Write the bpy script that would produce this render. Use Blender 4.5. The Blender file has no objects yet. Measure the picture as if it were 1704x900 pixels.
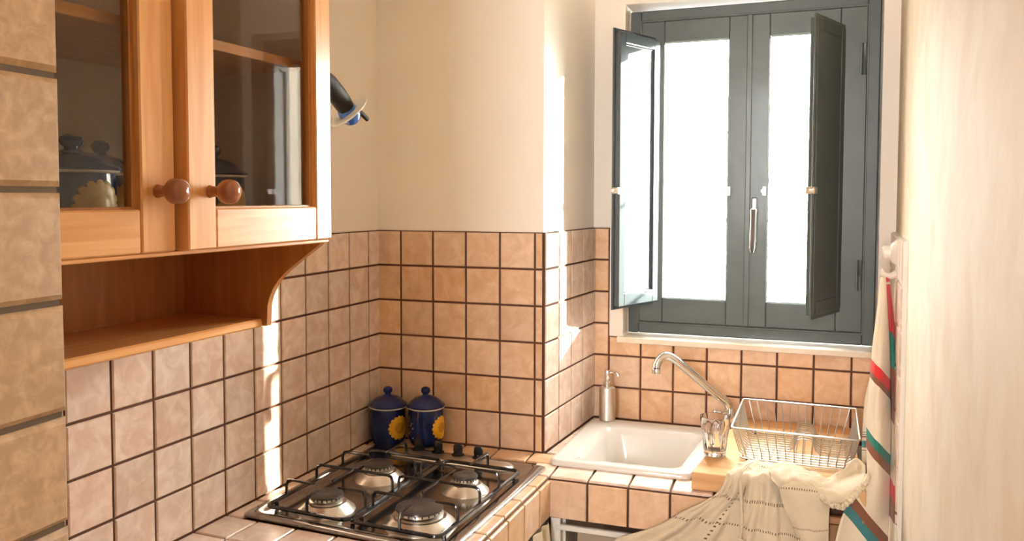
import bpy, bmesh, math, random
from mathutils import Vector, Matrix, noise
from math import sin, cos, pi, radians
random.seed(7)
SC = bpy.context.scene
C = SC.collection
# all lengths below are in decimetres; one pass at the end turns them into metres

# ---------------------------------------------------------------- camera
cd = bpy.data.cameras.new('camera'); cam = bpy.data.objects.new('camera', cd); C.objects.link(cam)
cd.sensor_width = 36; cd.sensor_fit = 'HORIZONTAL'
cd.lens = 1371.1*36/1704
cd.shift_x = 0.01918; cd.shift_y = -0.0320
cd.clip_start = 0.01; cd.clip_end = 200
_p, _y, _r = 0.04844, -0.34191, 0.00071
F = Vector((sin(_y)*cos(_p), cos(_y)*cos(_p), -sin(_p)))
R0 = Vector((cos(_y), -sin(_y), 0)); U0 = R0.cross(F)
Rt = cos(_r)*R0 + sin(_r)*U0; Up = -sin(_r)*R0 + cos(_r)*U0
M = Matrix((Rt, Up, -F)).transposed().to_4x4()
M.translation = Vector((11.1072, -21.3409, 0.9328))
cam.matrix_world = M
SC.camera = cam

# ---------------------------------------------------------------- world, sun, exposure
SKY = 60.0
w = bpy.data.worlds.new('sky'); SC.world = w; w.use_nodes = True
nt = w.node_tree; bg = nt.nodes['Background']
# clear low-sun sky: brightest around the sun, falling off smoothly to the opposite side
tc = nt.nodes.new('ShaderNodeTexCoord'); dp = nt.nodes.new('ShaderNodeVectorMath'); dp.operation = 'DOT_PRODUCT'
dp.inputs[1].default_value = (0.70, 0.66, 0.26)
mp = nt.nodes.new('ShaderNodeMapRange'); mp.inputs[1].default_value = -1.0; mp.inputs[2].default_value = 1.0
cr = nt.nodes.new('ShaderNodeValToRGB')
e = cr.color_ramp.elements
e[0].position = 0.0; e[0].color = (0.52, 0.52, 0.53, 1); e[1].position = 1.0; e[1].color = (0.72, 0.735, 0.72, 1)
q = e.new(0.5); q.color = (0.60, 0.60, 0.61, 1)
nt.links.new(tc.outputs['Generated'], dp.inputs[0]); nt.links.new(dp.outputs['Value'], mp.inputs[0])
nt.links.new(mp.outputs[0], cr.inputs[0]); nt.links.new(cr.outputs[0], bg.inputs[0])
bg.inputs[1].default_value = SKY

SUN_H = Vector((1.13, 1.0, 0)).normalized()
sd = bpy.data.lights.new('sun', 'SUN'); sd.energy = 60; sd.angle = radians(0.9); sd.color = (1.0, 0.90, 0.76)
sun = bpy.data.objects.new('sun', sd); C.objects.link(sun)
_d = Vector((SUN_H.x, SUN_H.y, math.tan(radians(15.0)))).normalized()
sun.rotation_euler = _d.to_track_quat('Z', 'Y').to_euler()
sun.location = (60, 60, 30)

def portal(name, loc, sx, sy, direction):
    l = bpy.data.lights.new(name, 'AREA'); l.shape = 'RECTANGLE'; l.size = sx*.1; l.size_y = sy*.1
    l.cycles.is_portal = True
    o = bpy.data.objects.new(name, l); C.objects.link(o); o.location = loc
    o.rotation_euler = Vector(direction).to_track_quat('-Z', 'Y').to_euler()
portal('window_portal', (10.0, 7.0, 1.7), 7.6, 10.6, (0, -1, 0))
portal('rear_portal', (8.6, -45.5, 4.5), 6.8, 12, (0, 1, 0))

SC.view_settings.view_transform = 'Standard'
SC.view_settings.look = 'None'
SC.view_settings.gamma = 1.0
SC.view_settings.exposure = 0.56
SC.view_settings.use_curve_mapping = False
cy = SC.cycles
cy.use_denoising = True
cy.max_bounces = 12; cy.diffuse_bounces = 6; cy.glossy_bounces = 6; cy.transmission_bounces = 8; cy.transparent_max_bounces = 16
cy.caustics_reflective = False; cy.caustics_refractive = False
cy.sample_clamp_indirect = 6

# ---------------------------------------------------------------- materials
def mat(name, col, rough=.5, metal=0., coat=0., spec=.5, noise=None, bump=None, rand=None, grain=None, trans=0., ior=1.45, coat_rough=.08):
    m = bpy.data.materials.new(name); m.use_nodes = True
    N = m.node_tree.nodes; L = m.node_tree.links; b = N['Principled BSDF']
    b.inputs['Base Color'].default_value = (*col, 1); b.inputs['Roughness'].default_value = rough
    b.inputs['Metallic'].default_value = metal; b.inputs['Coat Weight'].default_value = coat
    b.inputs['Coat Roughness'].default_value = coat_rough
    b.inputs['Specular IOR Level'].default_value = spec; b.inputs['IOR'].default_value = ior
    b.inputs['Transmission Weight'].default_value = trans
    tc = N.new('ShaderNodeTexCoord'); src = None; vec = tc.outputs['Object']
    if rand:
        oi = N.new('ShaderNodeObjectInfo'); ad = N.new('ShaderNodeVectorMath'); ad.operation = 'ADD'
        sc = N.new('ShaderNodeVectorMath'); sc.operation = 'SCALE'
        cx = N.new('ShaderNodeCombineXYZ')
        for i in range(3): L.new(oi.outputs['Random'], cx.inputs[i])
        L.new(cx.outputs[0], sc.inputs[0]); sc.inputs['Scale'].default_value = 17.3
        L.new(vec, ad.inputs[0]); L.new(sc.outputs[0], ad.inputs[1]); vec = ad.outputs[0]
    if noise:
        c2, scale, lo, hi = noise
        n = N.new('ShaderNodeTexNoise'); n.inputs['Scale'].default_value = scale; n.inputs['Detail'].default_value = 6
        n.inputs['Roughness'].default_value = .6; n.inputs['Distortion'].default_value = .6
        L.new(vec, n.inputs['Vector'])
        r = N.new('ShaderNodeValToRGB'); r.color_ramp.elements[0].position = lo; r.color_ramp.elements[1].position = hi
        r.color_ramp.elements[0].color = (*col, 1); r.color_ramp.elements[1].color = (*c2, 1)
        L.new(n.outputs[0], r.inputs[0]); src = r.outputs[0]
    if grain:
        c2, sx, sy, sz = grain
        mpn = N.new('ShaderNodeMapping'); mpn.inputs['Scale'].default_value = (sx, sy, sz); L.new(vec, mpn.inputs[0])
        n = N.new('ShaderNodeTexNoise'); n.inputs['Scale'].default_value = 1; n.inputs['Detail'].default_value = 5
        n.inputs['Distortion'].default_value = .5; L.new(mpn.outputs[0], n.inputs['Vector'])
        r = N.new('ShaderNodeValToRGB'); r.color_ramp.elements[0].position = .36; r.color_ramp.elements[1].position = .66
        r.color_ramp.elements[0].color = (*col, 1); r.color_ramp.elements[1].color = (*c2, 1)
        L.new(n.outputs[0], r.inputs[0]); src = r.outputs[0]
    if rand:
        hs = N.new('ShaderNodeHueSaturation')
        mr = N.new('ShaderNodeMapRange'); mr.inputs[3].default_value = 1-rand; mr.inputs[4].default_value = 1+rand
        L.new(oi.outputs['Random'], mr.inputs[0]); L.new(mr.outputs[0], hs.inputs['Value'])
        wn = N.new('ShaderNodeTexWhiteNoise'); wn.noise_dimensions = '1D'; L.new(oi.outputs['Random'], wn.inputs['W'])
        m2 = N.new('ShaderNodeMapRange'); m2.inputs[3].default_value = .88; m2.inputs[4].default_value = 1.12
        L.new(wn.outputs[0], m2.inputs[0]); L.new(m2.outputs[0], hs.inputs['Saturation'])
        if src: L.new(src, hs.inputs['Color'])
        else: hs.inputs['Color'].default_value = (*col, 1)
        src = hs.outputs[0]
    if src: L.new(src, b.inputs['Base Color'])
    if bump:
        scale, dist = bump
        n = N.new('ShaderNodeTexNoise'); n.inputs['Scale'].default_value = scale; n.inputs['Detail'].default_value = 5
        L.new(vec, n.inputs['Vector'])
        bp = N.new('ShaderNodeBump'); bp.inputs['Distance'].default_value = dist; bp.inputs['Strength'].default_value = 1
        L.new(n.outputs[0], bp.inputs['Height']); L.new(bp.outputs[0], b.inputs['Normal'])
        if coat: L.new(bp.outputs[0], b.inputs['Coat Normal'])
    return m

def thin_glass(name, tint, rough=0.0, refl=1.0):
    m = bpy.data.materials.new(name); m.use_nodes = True
    N = m.node_tree.nodes; L = m.node_tree.links; N.remove(N['Principled BSDF'])
    t = N.new('ShaderNodeBsdfTransparent'); t.inputs[0].default_value = (*tint, 1)
    g = N.new('ShaderNodeBsdfGlossy'); g.inputs['Roughness'].default_value = rough; g.inputs['Color'].default_value = (refl, refl, refl, 1)
    f = N.new('ShaderNodeFresnel'); ge = N.new('ShaderNodeNewGeometry'); mr = N.new('ShaderNodeMapRange')   # same reflectance on both faces of the pane
    mr.inputs[3].default_value = 1.35; mr.inputs[4].default_value = 1/1.35
    L.new(ge.outputs['Backfacing'], mr.inputs[0]); L.new(mr.outputs[0], f.inputs[0])
    mx = N.new('ShaderNodeMixShader'); L.new(f.outputs[0], mx.inputs[0]); L.new(t.outputs[0], mx.inputs[1]); L.new(g.outputs[0], mx.inputs[2])
    L.new(mx.outputs[0], N['Material Output'].inputs[0])
    return m

PL = (.87, .80, .71)
M_plaster = mat('plaster', PL, .55, noise=((.85, .77, .67), 3, .35, .7), bump=(14, .0006))
M_plaster_gloss = mat('glossy_plaster', (.86, .79, .70), .22, spec=.6, noise=((.83, .75, .65), 3, .35, .7), bump=(5, .0008))
M_plaster_rough = mat('streaky_plaster', (.76, .67, .55), .75, spec=.15, noise=((.70, .57, .43), 7, .38, .68), bump=(9, .003))
M_reveal = mat('reveal_plaster', (.80, .72, .62), .6, bump=(12, .001))
M_grout = mat('grout', (.11, .045, .026), .9, bump=(60, .0004))
M_grout_grey = mat('grey_grout', (.12, .085, .055), .9, bump=(60, .0004))
TB = (.61, .375, .22)
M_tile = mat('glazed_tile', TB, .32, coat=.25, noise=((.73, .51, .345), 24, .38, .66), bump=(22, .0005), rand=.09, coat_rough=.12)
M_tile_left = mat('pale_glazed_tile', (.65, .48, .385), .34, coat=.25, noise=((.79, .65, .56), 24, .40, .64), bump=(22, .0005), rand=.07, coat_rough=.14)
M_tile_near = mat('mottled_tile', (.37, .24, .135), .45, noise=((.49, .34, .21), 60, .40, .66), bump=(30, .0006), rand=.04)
W1 = (.68, .30, .09); W2 = (.80, .42, .16)
M_wood_v = mat('honey_wood_upright_grain', W1, .30, coat=.2, grain=(W2, 60, 60, 4))
M_wood_h = mat('honey_wood_level_grain', W1, .30, coat=.2, grain=(W2, 60, 4, 60))
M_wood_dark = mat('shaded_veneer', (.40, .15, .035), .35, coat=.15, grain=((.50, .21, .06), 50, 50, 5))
M_knob = mat('turned_wood', (.27, .085, .035), .22, coat=.4, grain=((.36, .13, .055), 60, 60, 10))
M_inside = mat('cabinet_lining', (.68, .60, .50), .6)
M_board = mat('chopping_board_wood', (.60, .33, .15), .62, spec=.2, grain=((.69, .42, .21), 5, 50, 50))
M_steel = mat('brushed_steel', (.40, .385, .38), .16, metal=1.0, noise=((.34, .325, .32), 9, .3, .7))
M_steel_b = mat('satin_steel', (.70, .66, .60), .30, metal=1.0)
M_chrome = mat('chrome', (.82, .82, .82), .07, metal=1.0)
M_wire = mat('wire_steel', (.50, .48, .45), .36, metal=1.0)
M_enamel = mat('black_enamel', (.012, .011, .012), .14, coat=.6)
M_cap = mat('burner_cap_enamel', (.045, .04, .038), .28, coat=.3)
M_black = mat('black_plastic', (.015, .014, .014), .2)
M_matte = mat('matte_black', (.022, .018, .014), .6, spec=.25)
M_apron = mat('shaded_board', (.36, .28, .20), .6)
M_blue = mat('cobalt_glaze', (.004, .008, .075), .12, spec=.35, coat=.25, noise=((.01, .03, .13), 30, .4, .75))
M_blue_dull = mat('slate_glaze', (.03, .05, .13), .12, coat=.3)
M_yellow = mat('sunflower_yellow', (.80, .42, .02), .35)
M_yellow_d = mat('sunflower_heart', (.52, .24, .01), .4, bump=(200, .001))
M_yellow_pale = mat('faded_sunflower', (.78, .55, .16), .35)
M_cream = mat('cream_glaze', (.80, .76, .66), .2)
M_ceramic = mat('white_ceramic', (.70, .67, .63), .12, coat=.35)
M_paint = mat('grey_green_window_paint', (.065, .08, .076), .38, coat=.08, noise=((.078, .093, .088), 12, .4, .7), bump=(40, .0003))
M_leaf = mat('shutter_paint', (.06, .075, .085), .16, coat=1.0, coat_rough=.02)
M_leafpanel = mat('polished_shutter_panel', (.10, .12, .13), .06, coat=1.0, coat_rough=.01)
M_leafpanel_d = mat('shutter_panel', (.15, .165, .16), .4)
M_handle = mat('dark_chrome', (.16, .15, .15), .3, metal=1.0)
M_marble = mat('marble_sill', (.80, .72, .60), .25, noise=((.72, .60, .46), 8, .4, .7))
M_white = mat('white_plastic', (.74, .70, .63), .3)
M_offwhite = mat('painted_board', (.72, .68, .60), .5)
M_floor = mat('floor_tile', (.22, .15, .10), .4, noise=((.26, .18, .12), 3, .4, .7))
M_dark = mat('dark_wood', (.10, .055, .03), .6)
M_brown = mat('brown_veneer', (.33, .16, .07), .4, grain=((.40, .20, .09), 5, 50, 50))
M_ceil = mat('ceiling_paint', (.84, .78, .68), .8)
M_linen = mat('cream_linen', (.62, .52, .38), .9, bump=(420, .0006))
M_glass = thin_glass('window_glass', (.97, .98, .96))
M_cabglass = thin_glass('cabinet_glass', (.84, .82, .80), 0.0)
M_tumbler = mat('clear_glass', (1, 1, 1), .03, trans=1.0, ior=1.45)
M_bluegl = mat('blue_glass', (.01, .10, .42), .08, coat=1.0)
M_label = mat('silver_sticker', (.75, .75, .75), .3)
M_ring = mat('frosted_ring', (.80, .76, .70), .35)
M_house = mat('far_render', (.055, .06, .065), .9)
M_course = mat('pale_course', (.30, .31, .32), .9)
M_roof = mat('slate_roof', (.035, .04, .045), .95, spec=.1)
M_rail = mat('pale_railing', (.82, .80, .76), .6)
M_ground = mat('ground', (.5, .46, .4), .9)

def uv_mat(name, kind):
    m = bpy.data.materials.new(name); m.use_nodes = True
    N = m.node_tree.nodes; L = m.node_tree.links; b = N['Principled BSDF']
    b.inputs['Roughness'].default_value = .9; b.inputs['Specular IOR Level'].default_value = .15
    b.inputs['Sheen Weight'].default_value = .2
    uv = N.new('ShaderNodeUVMap'); s = N.new('ShaderNodeSeparateXYZ'); L.new(uv.outputs[0], s.inputs[0])
    def math_(op, a, c=None, d=None):
        n = N.new('ShaderNodeMath'); n.operation = op
        for i, v in enumerate((a, c, d)):
            if v is None: continue
            if isinstance(v, (int, float)): n.inputs[i].default_value = v
            else: L.new(v, n.inputs[i])
        return n.outputs[0]
    if kind == 'towel':
        r = N.new('ShaderNodeValToRGB'); r.color_ramp.interpolation = 'CONSTANT'
        cream = (.74, .64, .50, 1); red = (.62, .035, .035, 1); br = (.22, .09, .05, 1); gr = (.03, .18, .14, 1); te = (.05, .20, .22, 1)
        # u runs 0..1 for the front panel and 1..2 for the folded side; ramp is u/2
        el = [(0, cream), (.100, red), (.118, br), (.132, cream), (.215, gr), (.232, br), (.250, cream),
              (.338, br), (.357, te), (.376, cream), (.438, br), (.458, te), (.476, red), (.493, cream),
              (.500, red), (.568, gr), (.612, br), (.690, cream), (.775, red), (.800, br), (.825, cream)]
        e = r.color_ramp.elements; e[0].position = 0; e[0].color = cream; e[1].position = el[1][0]; e[1].color = el[1][1]
        for p_, c_ in el[2:]:
            q = e.new(p_); q.color = c_
        L.new(math_('MULTIPLY', s.outputs[0], .5), r.inputs[0]); L.new(r.outputs[0], b.inputs['Base Color'])
        fr = 500
    else:
        # drawn-thread lines: rows of short dark slots across a cream cloth
        u_, v_ = s.outputs[0], s.outputs[1]
        tot = None
        for (axis, pos, width, freq) in ((1, .20, .009, 52), (1, .52, .008, 60), (1, .66, .006, 60), (0, .24, .006, 46), (0, .80, .006, 40)):
            a, o = (v_, u_) if axis else (u_, v_)
            d = math_('ABSOLUTE', math_('SUBTRACT', a, pos)); line = math_('LESS_THAN', d, width)
            dash = math_('LESS_THAN', math_('FRACT', math_('MULTIPLY', o, freq)), .38)
            k = math_('MULTIPLY', line, dash); tot = k if tot is None else math_('MAXIMUM', tot, k)
        mx = N.new('ShaderNodeMix'); mx.data_type = 'RGBA'; mx.inputs['A'].default_value = (.61, .51, .37, 1); mx.inputs['B'].default_value = (.16, .10, .06, 1)
        L.new(tot, mx.inputs['Factor']); L.new(mx.outputs['Result'], b.inputs['Base Color']); fr = 500
    tcn = N.new('ShaderNodeTexCoord'); n = N.new('ShaderNodeTexNoise'); n.inputs['Scale'].default_value = fr; L.new(tcn.outputs['Object'], n.inputs['Vector'])
    n2 = N.new('ShaderNodeTexNoise'); n2.inputs['Scale'].default_value = 22; n2.inputs['Detail'].default_value = 4; L.new(tcn.outputs['Object'], n2.inputs['Vector'])
    bp = N.new('ShaderNodeBump'); bp.inputs['Distance'].default_value = .0008; L.new(n.outputs[0], bp.inputs['Height'])
    bp2 = N.new('ShaderNodeBump'); bp2.inputs['Distance'].default_value = .006; L.new(n2.outputs[0], bp2.inputs['Height']); L.new(bp.outputs[0], bp2.inputs['Normal'])
    L.new(bp2.outputs[0], b.inputs['Normal'])
    return m
M_towel = uv_mat('striped_cotton', 'towel')
M_cloth = uv_mat('embroidered_cotton', 'cloth')

# ---------------------------------------------------------------- mesh helpers
class MB:
    def __init__(s): s.v = []; s.f = []; s.uv = None
    def add(s, vs, fs):
        o = len(s.v); s.v += [tuple(v) for v in vs]; s.f += [tuple(i+o for i in f) for f in fs]; return s
    def box(s, x0, x1, y0, y1, z0, z1, b=0.):
        if x0 > x1: x0, x1 = x1, x0
        if y0 > y1: y0, y1 = y1, y0
        if z0 > z1: z0, z1 = z1, z0
        bm = bmesh.new()
        vs = [bm.verts.new((x, y, z)) for x in (x0, x1) for y in (y0, y1) for z in (z0, z1)]
        for f in ((0, 1, 3, 2), (4, 6, 7, 5), (0, 4, 5, 1), (2, 3, 7, 6), (0, 2, 6, 4), (1, 5, 7, 3)): bm.faces.new([vs[i] for i in f])
        if b: bmesh.ops.bevel(bm, geom=bm.edges[:], offset=b, segments=1, profile=.5, affect='EDGES')
        bm.verts.index_update(); s.add([v.co[:] for v in bm.verts], [[v.index for v in f.verts] for f in bm.faces]); bm.free(); return s
    def lathe(s, prof, seg=32, c=(0, 0, 0), axis='z'):
        vs = []; fs = []; n = len(prof)
        for k in range(seg):
            a = 2*pi*k/seg
            for r, z in prof:
                p = (r*cos(a), r*sin(a), z)
                if axis == 'x': p = (z, r*cos(a), r*sin(a))
                if axis == 'y': p = (r*sin(a), z, r*cos(a))
                vs.append((p[0]+c[0], p[1]+c[1], p[2]+c[2]))
        for k in range(seg):
            for i in range(n-1):
                a, b = k*n+i, ((k+1) % seg)*n+i
                fs.append((a, b, b+1, a+1))
        if prof[0][0] > 1e-6: fs.append([k*n for k in range(seg)][::-1])
        if prof[-1][0] > 1e-6: fs.append([k*n+n-1 for k in range(seg)])
        return s.add(vs, fs)
    def tube(s, pts, r, seg=8, closed=False, cap=True):
        P = [Vector(p) for p in pts]; n = len(P); vs = []; fs = []
        rr = r if isinstance(r, (list, tuple)) else [r]*n
        prev = None
        for i in range(n):
            if closed: t = P[(i+1) % n]-P[i-1]
            else: t = P[min(i+1, n-1)]-P[max(i-1, 0)]
            t.normalize()
            if prev is None:
                a = Vector((0, 0, 1)) if abs(t.z) < .9 else Vector((1, 0, 0)); nn = t.cross(a).normalized()
            else:
                nn = prev - t*prev.dot(t); nn.normalize()
            prev = nn; bb = t.cross(nn)
            for k in range(seg):
                an = 2*pi*k/seg; vs.append(P[i]+(nn*cos(an)+bb*sin(an))*rr[i])
        m = n if closed else n-1
        for i in range(m):
            for k in range(seg):
                a = i*seg+k; b = i*seg+(k+1) % seg; j = ((i+1) % n)*seg
                fs.append((a, b, j+(k+1) % seg, j+k))
        if not closed and cap: fs.append(list(range(seg))[::-1]); fs.append([(n-1)*seg+k for k in range(seg)])
        return s.add(vs, fs)
    def prism(s, poly, lo, hi, axis='y'):
        n = len(poly); vs = []
        for h in (lo, hi):
            for a, b in poly:
                vs.append({'y': (a, h, b), 'x': (h, a, b), 'z': (a, b, h)}[axis])
        fs = [tuple(range(n))[::-1], tuple(range(n, 2*n))] + [(i, (i+1) % n, n+(i+1) % n, n+i) for i in range(n)]
        return s.add(vs, fs)
    def loft(s, rings, closed=True, cap0=False, cap1=False):
        n = len(rings[0]); vs = [p for r in rings for p in r]; fs = []
        for i in range(len(rings)-1):
            for k in range(n if closed else n-1):
                k2 = (k+1) % n; fs.append((i*n+k, i*n+k2, (i+1)*n+k2, (i+1)*n+k))
        if cap0: fs.append(tuple(range(n))[::-1])
        if cap1: fs.append(tuple((len(rings)-1)*n+k for k in range(n)))
        return s.add(vs, fs)
    def mesh(s, name, m, ang=35):
        me = bpy.data.meshes.new(name); me.from_pydata(s.v, [], s.f)
        bm = bmesh.new(); bm.from_mesh(me); bmesh.ops.recalc_face_normals(bm, faces=bm.faces[:]); bm.to_mesh(me); bm.free()
        if m: me.materials.append(m)
        me.shade_smooth(); me.set_sharp_from_angle(angle=radians(ang))
        return me
    def build(s, name, m, parent=None, ang=35, label=None):
        o = bpy.data.objects.new(name, s.mesh(name, m, ang)); C.objects.link(o)
        if parent: o.parent = parent
        if label: o['label'] = label
        return o
def tag(o, label, cat, group=None):
    o['label'] = label; o['category'] = cat
    if group: o['group'] = group
    return o
def thing(name, label, cat, loc=(0, 0, 0), rz=0., group=None):
    o = bpy.data.objects.new(name, None); C.objects.link(o); o.empty_display_size = .05
    o.location = loc; o.rotation_euler = (0, 0, rz); return tag(o, label, cat, group)
def struct(o): o['kind'] = 'structure'; return o
def copy_tree(o, parent=None):
    c = o.copy(); C.objects.link(c); c.parent = parent
    for ch in list(o.children): copy_tree(ch, c)
    return c
def rrect(x0, x1, y0, y1, r, z, n=6):
    out = []
    for cx, cy_, a0 in ((x1-r, y1-r, 0), (x0+r, y1-r, 90), (x0+r, y0+r, 180), (x1-r, y0+r, 270)):
        for i in range(n+1):
            a = radians(a0+90*i/n); out.append((cx+r*cos(a), cy_+r*sin(a), z))
    return out
def catmull(P, n):
    out = []
    m = len(P)
    for i in range(m-1):
        p0 = P[max(i-1, 0)]; p1 = P[i]; p2 = P[i+1]; p3 = P[min(i+2, m-1)]
        for k in range(n):
            t = k/n
            out.append(tuple(.5*((2*b)+(-a+c)*t+(2*a-5*b+4*c-d)*t*t+(-a+3*b-3*c+d)*t**3) for a, b, c, d in zip(p0, p1, p2, p3)))
    out.append(tuple(P[-1])); return out
def smooth_net(net, nu, nv):
    rows = [catmull(r, nu) for r in net]
    cols = list(zip(*rows)); cols = [catmull(list(c), nv) for c in cols]
    return [list(r) for r in zip(*cols)]
def sheet(name, grid, m, parent, uvf, thick=.03, label=None):
    """grid[row][col] of points -> thin cloth with real thickness"""
    h, w_ = len(grid), len(grid[0])
    me = bpy.data.meshes.new(name)
    vs = [p[:3] for r in grid for p in r]
    fs = [(i*w_+k, i*w_+k+1, (i+1)*w_+k+1, (i+1)*w_+k) for i in range(h-1) for k in range(w_-1)]
    me.from_pydata(vs, [], fs)
    uvl = me.uv_layers.new(name='UVMap')
    for li, l in enumerate(me.loops):
        i, k = divmod(l.vertex_index, w_); uvl.data[li].uv = uvf(i/(h-1), k/(w_-1), vs[l.vertex_index])
    me.materials.append(m); me.shade_smooth()
    bm = bmesh.new(); bm.from_mesh(me)
    bmesh.ops.solidify(bm, geom=bm.faces[:], thickness=thick); bm.to_mesh(me); bm.free()
    o = bpy.data.objects.new(name, me); C.objects.link(o)
    if parent: o.parent = parent
    if label: o['label'] = label
    return o

# tiles: bevelled slabs, mesh data shared between equal sizes
_tc = {}
J = .028   # half joint
def tile_mesh(a, b, m, th=.07):
    key = (round(a, 2), round(b, 2), m.name, th)
    if key not in _tc:
        e = .05 if m is M_tile_near else .022; x, z = a/2-J, b/2-J
        vs = [(-x, 0, -z), (x, 0, -z), (x, 0, z), (-x, 0, z),
              (-x, -th+e, -z), (x, -th+e, -z), (x, -th+e, z), (-x, -th+e, z),
              (-x+e, -th, -z+e), (x-e, -th, -z+e), (x-e, -th, z-e), (-x+e, -th, z-e)]
        fs = [(8, 9, 10, 11)]
        for i in range(4):
            k = (i+1) % 4; fs += [(4+i, 4+k, 8+k, 8+i), (i, k, 4+k, 4+i)]
        mb = MB(); mb.add(vs, fs); _tc[key] = mb.mesh('tile', m, 20)
    return _tc[key]
def tiles(parent, O, U, V, us, vs, m, skip=None, th=.07):
    """lay tiles in the cells between the joints us x vs; outward normal = U x V"""
    U = Vector(U).normalized(); V = Vector(V).normalized(); Nn = U.cross(V)
    rot = Matrix((U, -Nn, V)).transposed().to_4x4()
    inv = parent.matrix_basis.inverted() if parent else Matrix()
    for i in range(len(us)-1):
        for j in range(len(vs)-1):
            a, b = us[i+1]-us[i], vs[j+1]-vs[j]
            if a < .09 or b < .09: continue
            if skip and skip((us[i]+us[i+1])/2, (vs[j]+vs[j+1])/2): continue
            o = bpy.data.objects.new('tile', tile_mesh(a, b, m, th)); C.objects.link(o); o.parent = parent
            jit = Matrix.Rotation(random.uniform(-.004, .004), 4, 'X') @ Matrix.Rotation(random.uniform(-.004, .004), 4, 'Z')
            o.matrix_local = inv @ Matrix.Translation(Vector(O)+U*(us[i]+us[i+1])/2+V*(vs[j]+vs[j+1])/2 + Nn*random.uniform(0, .006)) @ rot @ jit

# ---------------------------------------------------------------- the room shell
AL = 0.0558                      # the left wall and the hob counter run a little askew
LX = Vector((cos(AL), -sin(AL), 0)); LY = Vector((sin(AL), cos(AL), 0))   # out of the left wall / along it, away from the camera
AR = 0.1064; RD = Vector((sin(AR), cos(AR), 0)); XE = 4.979
AW = -0.0241; W0 = Vector((5.4235, 4.1624, 0)); WD = Vector((cos(AW), sin(AW), 0)); WN = Vector((-WD.y, WD.x, 0))
FLOOR, CEIL = -15.0, 12.5
def Lp(off, s, z=0.): return LX*off - LY*s + Vector((0, 0, z))

def wall_slab(name, A, B, out, th, z0, z1, m):
    A = Vector((A[0], A[1])); B = Vector((B[0], B[1])); o = Vector((out[0], out[1])).normalized()*th
    return struct(MB().prism([tuple(A), tuple(B), tuple(B+o), tuple(A+o)], z0, z1, 'z').build(name, m))

g = MB().box(-3, 16, -46, 5, FLOOR-.5, FLOOR); floor_o = struct(g.build('floor', M_floor))
g = MB().box(-3, 16, -46, 9, CEIL, CEIL+.5); struct(g.build('ceiling', M_ceil))

wall_left = wall_slab('wall_left', Lp(0, -1.2), Lp(0, 16.6), -LX, 1.2, FLOOR, CEIL, M_plaster)
# grout bed, one thin plate behind each tiled area
def bed(parent, O, U, V, u0, u1, v0, v1, m=None, th=.035):
    U = Vector(U); V = Vector(V); Nn = U.cross(V); O = Vector(O)
    mb = MB(); vs = []
    for h in (-.02, th):
        for a, b in ((u0, v0), (u1, v0), (u1, v1), (u0, v1)): vs.append(O+U*a+V*b+Nn*h)
    mb.add(vs, [(3, 2, 1, 0), (4, 5, 6, 7), (0, 1, 5, 4), (1, 2, 6, 5), (2, 3, 7, 6), (3, 0, 4, 7)])
    return mb.build('grout', m or M_grout, parent)
Z = (0, 0, 1)
rows = [-6+i for i in range(7)]
# left wall tiles (u runs away from the camera, so normal = LY x Z = +X)
us = [-(.612+k) for k in range(15, -1, -1)] + [0]
bed(wall_left, (0, 0, 0), LY, Z, -15.7, 0, -7.2, 0)
tiles(wall_left, (0, 0, 0), LY, Z, us, rows, M_tile_left)

wall_back = wall_slab('wall_back', (-1.2, 0), (XE, 0), (0, 1), 1.0, FLOOR, CEIL, M_plaster)
us = [0.02]+[.7486+k for k in range(5)]+[XE]
bed(wall_back, (0, 0, 0), (1, 0, 0), Z, 0, XE, -6.1, 0)
tiles(wall_back, (0, 0, 0), (1, 0, 0), Z, us, rows, M_tile)

rt = Vector((XE, .0, 0)); rt_end = rt+RD*4.35
wall_ret = wall_slab('wall_return', rt, rt_end, (-cos(AR), sin(AR), 0), .9, FLOOR, CEIL, M_plaster_gloss)
us = [0]+[1.018+k for k in range(4)]+[4.17]
bed(wall_ret, rt, RD, Z, 0, 4.186, -6.1, 0)
def flip_tiles(parent, O, U, us, rows, m, skip=None):   # helper for walls whose outward side is -(U x Z)
    tiles(parent, O, -Vector(U), Z, [-u for u in us[::-1]], rows, m, skip)
tiles(wall_ret, rt, RD, Z, us, rows, M_tile_left)

# right wall: from the window corner toward the camera
RW0 = Vector((14.0, 3.95, 0)); RWD = Vector((-.38, -5.55, 0)).normalized()
wr_end = RW0+RWD*50
wall_right = wall_slab('wall_right', RW0-RWD*1.5, wr_end, (1, 0, 0), 1.0, FLOOR, CEIL, M_plaster_rough)
us = [k*1.0 for k in range(0, 6)]+[5.58]
bed(wall_right, RW0, RWD, Z, 0, 5.58, -7.2, 0, M_white, .09)
tiles(wall_right, RW0+Vector((-.06, 0, 0)), RWD, Z, us, [-7]+rows, M_tile_left)

# near pillar on the left (its face carries tiles one above the other)
PX, PY = 5.0, -15.75
pil = wall_slab('wall_pillar', (PX, PY), (PX, -46), (-1, 0, 0), 6.0, FLOOR, CEIL, M_plaster)
prow = [-8+i for i in range(16)]
bed(pil, (PX, PY, 0), (0, 1, 0), Z, -6.2, -.02, -8, 7, M_grout_grey)
tiles(pil, (PX, PY, 0), (0, 1, 0), Z, [-6.05, -5.03, -4.02, -3.01, -2.0, -1.0, .04], prow, M_tile_near, th=.09)
# tiles wrap round the pillar end too
bed(pil, (PX, PY, 0), (-1, 0, 0), Z, 0, 5.1, -8, 7, M_grout_grey, .02)

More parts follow.
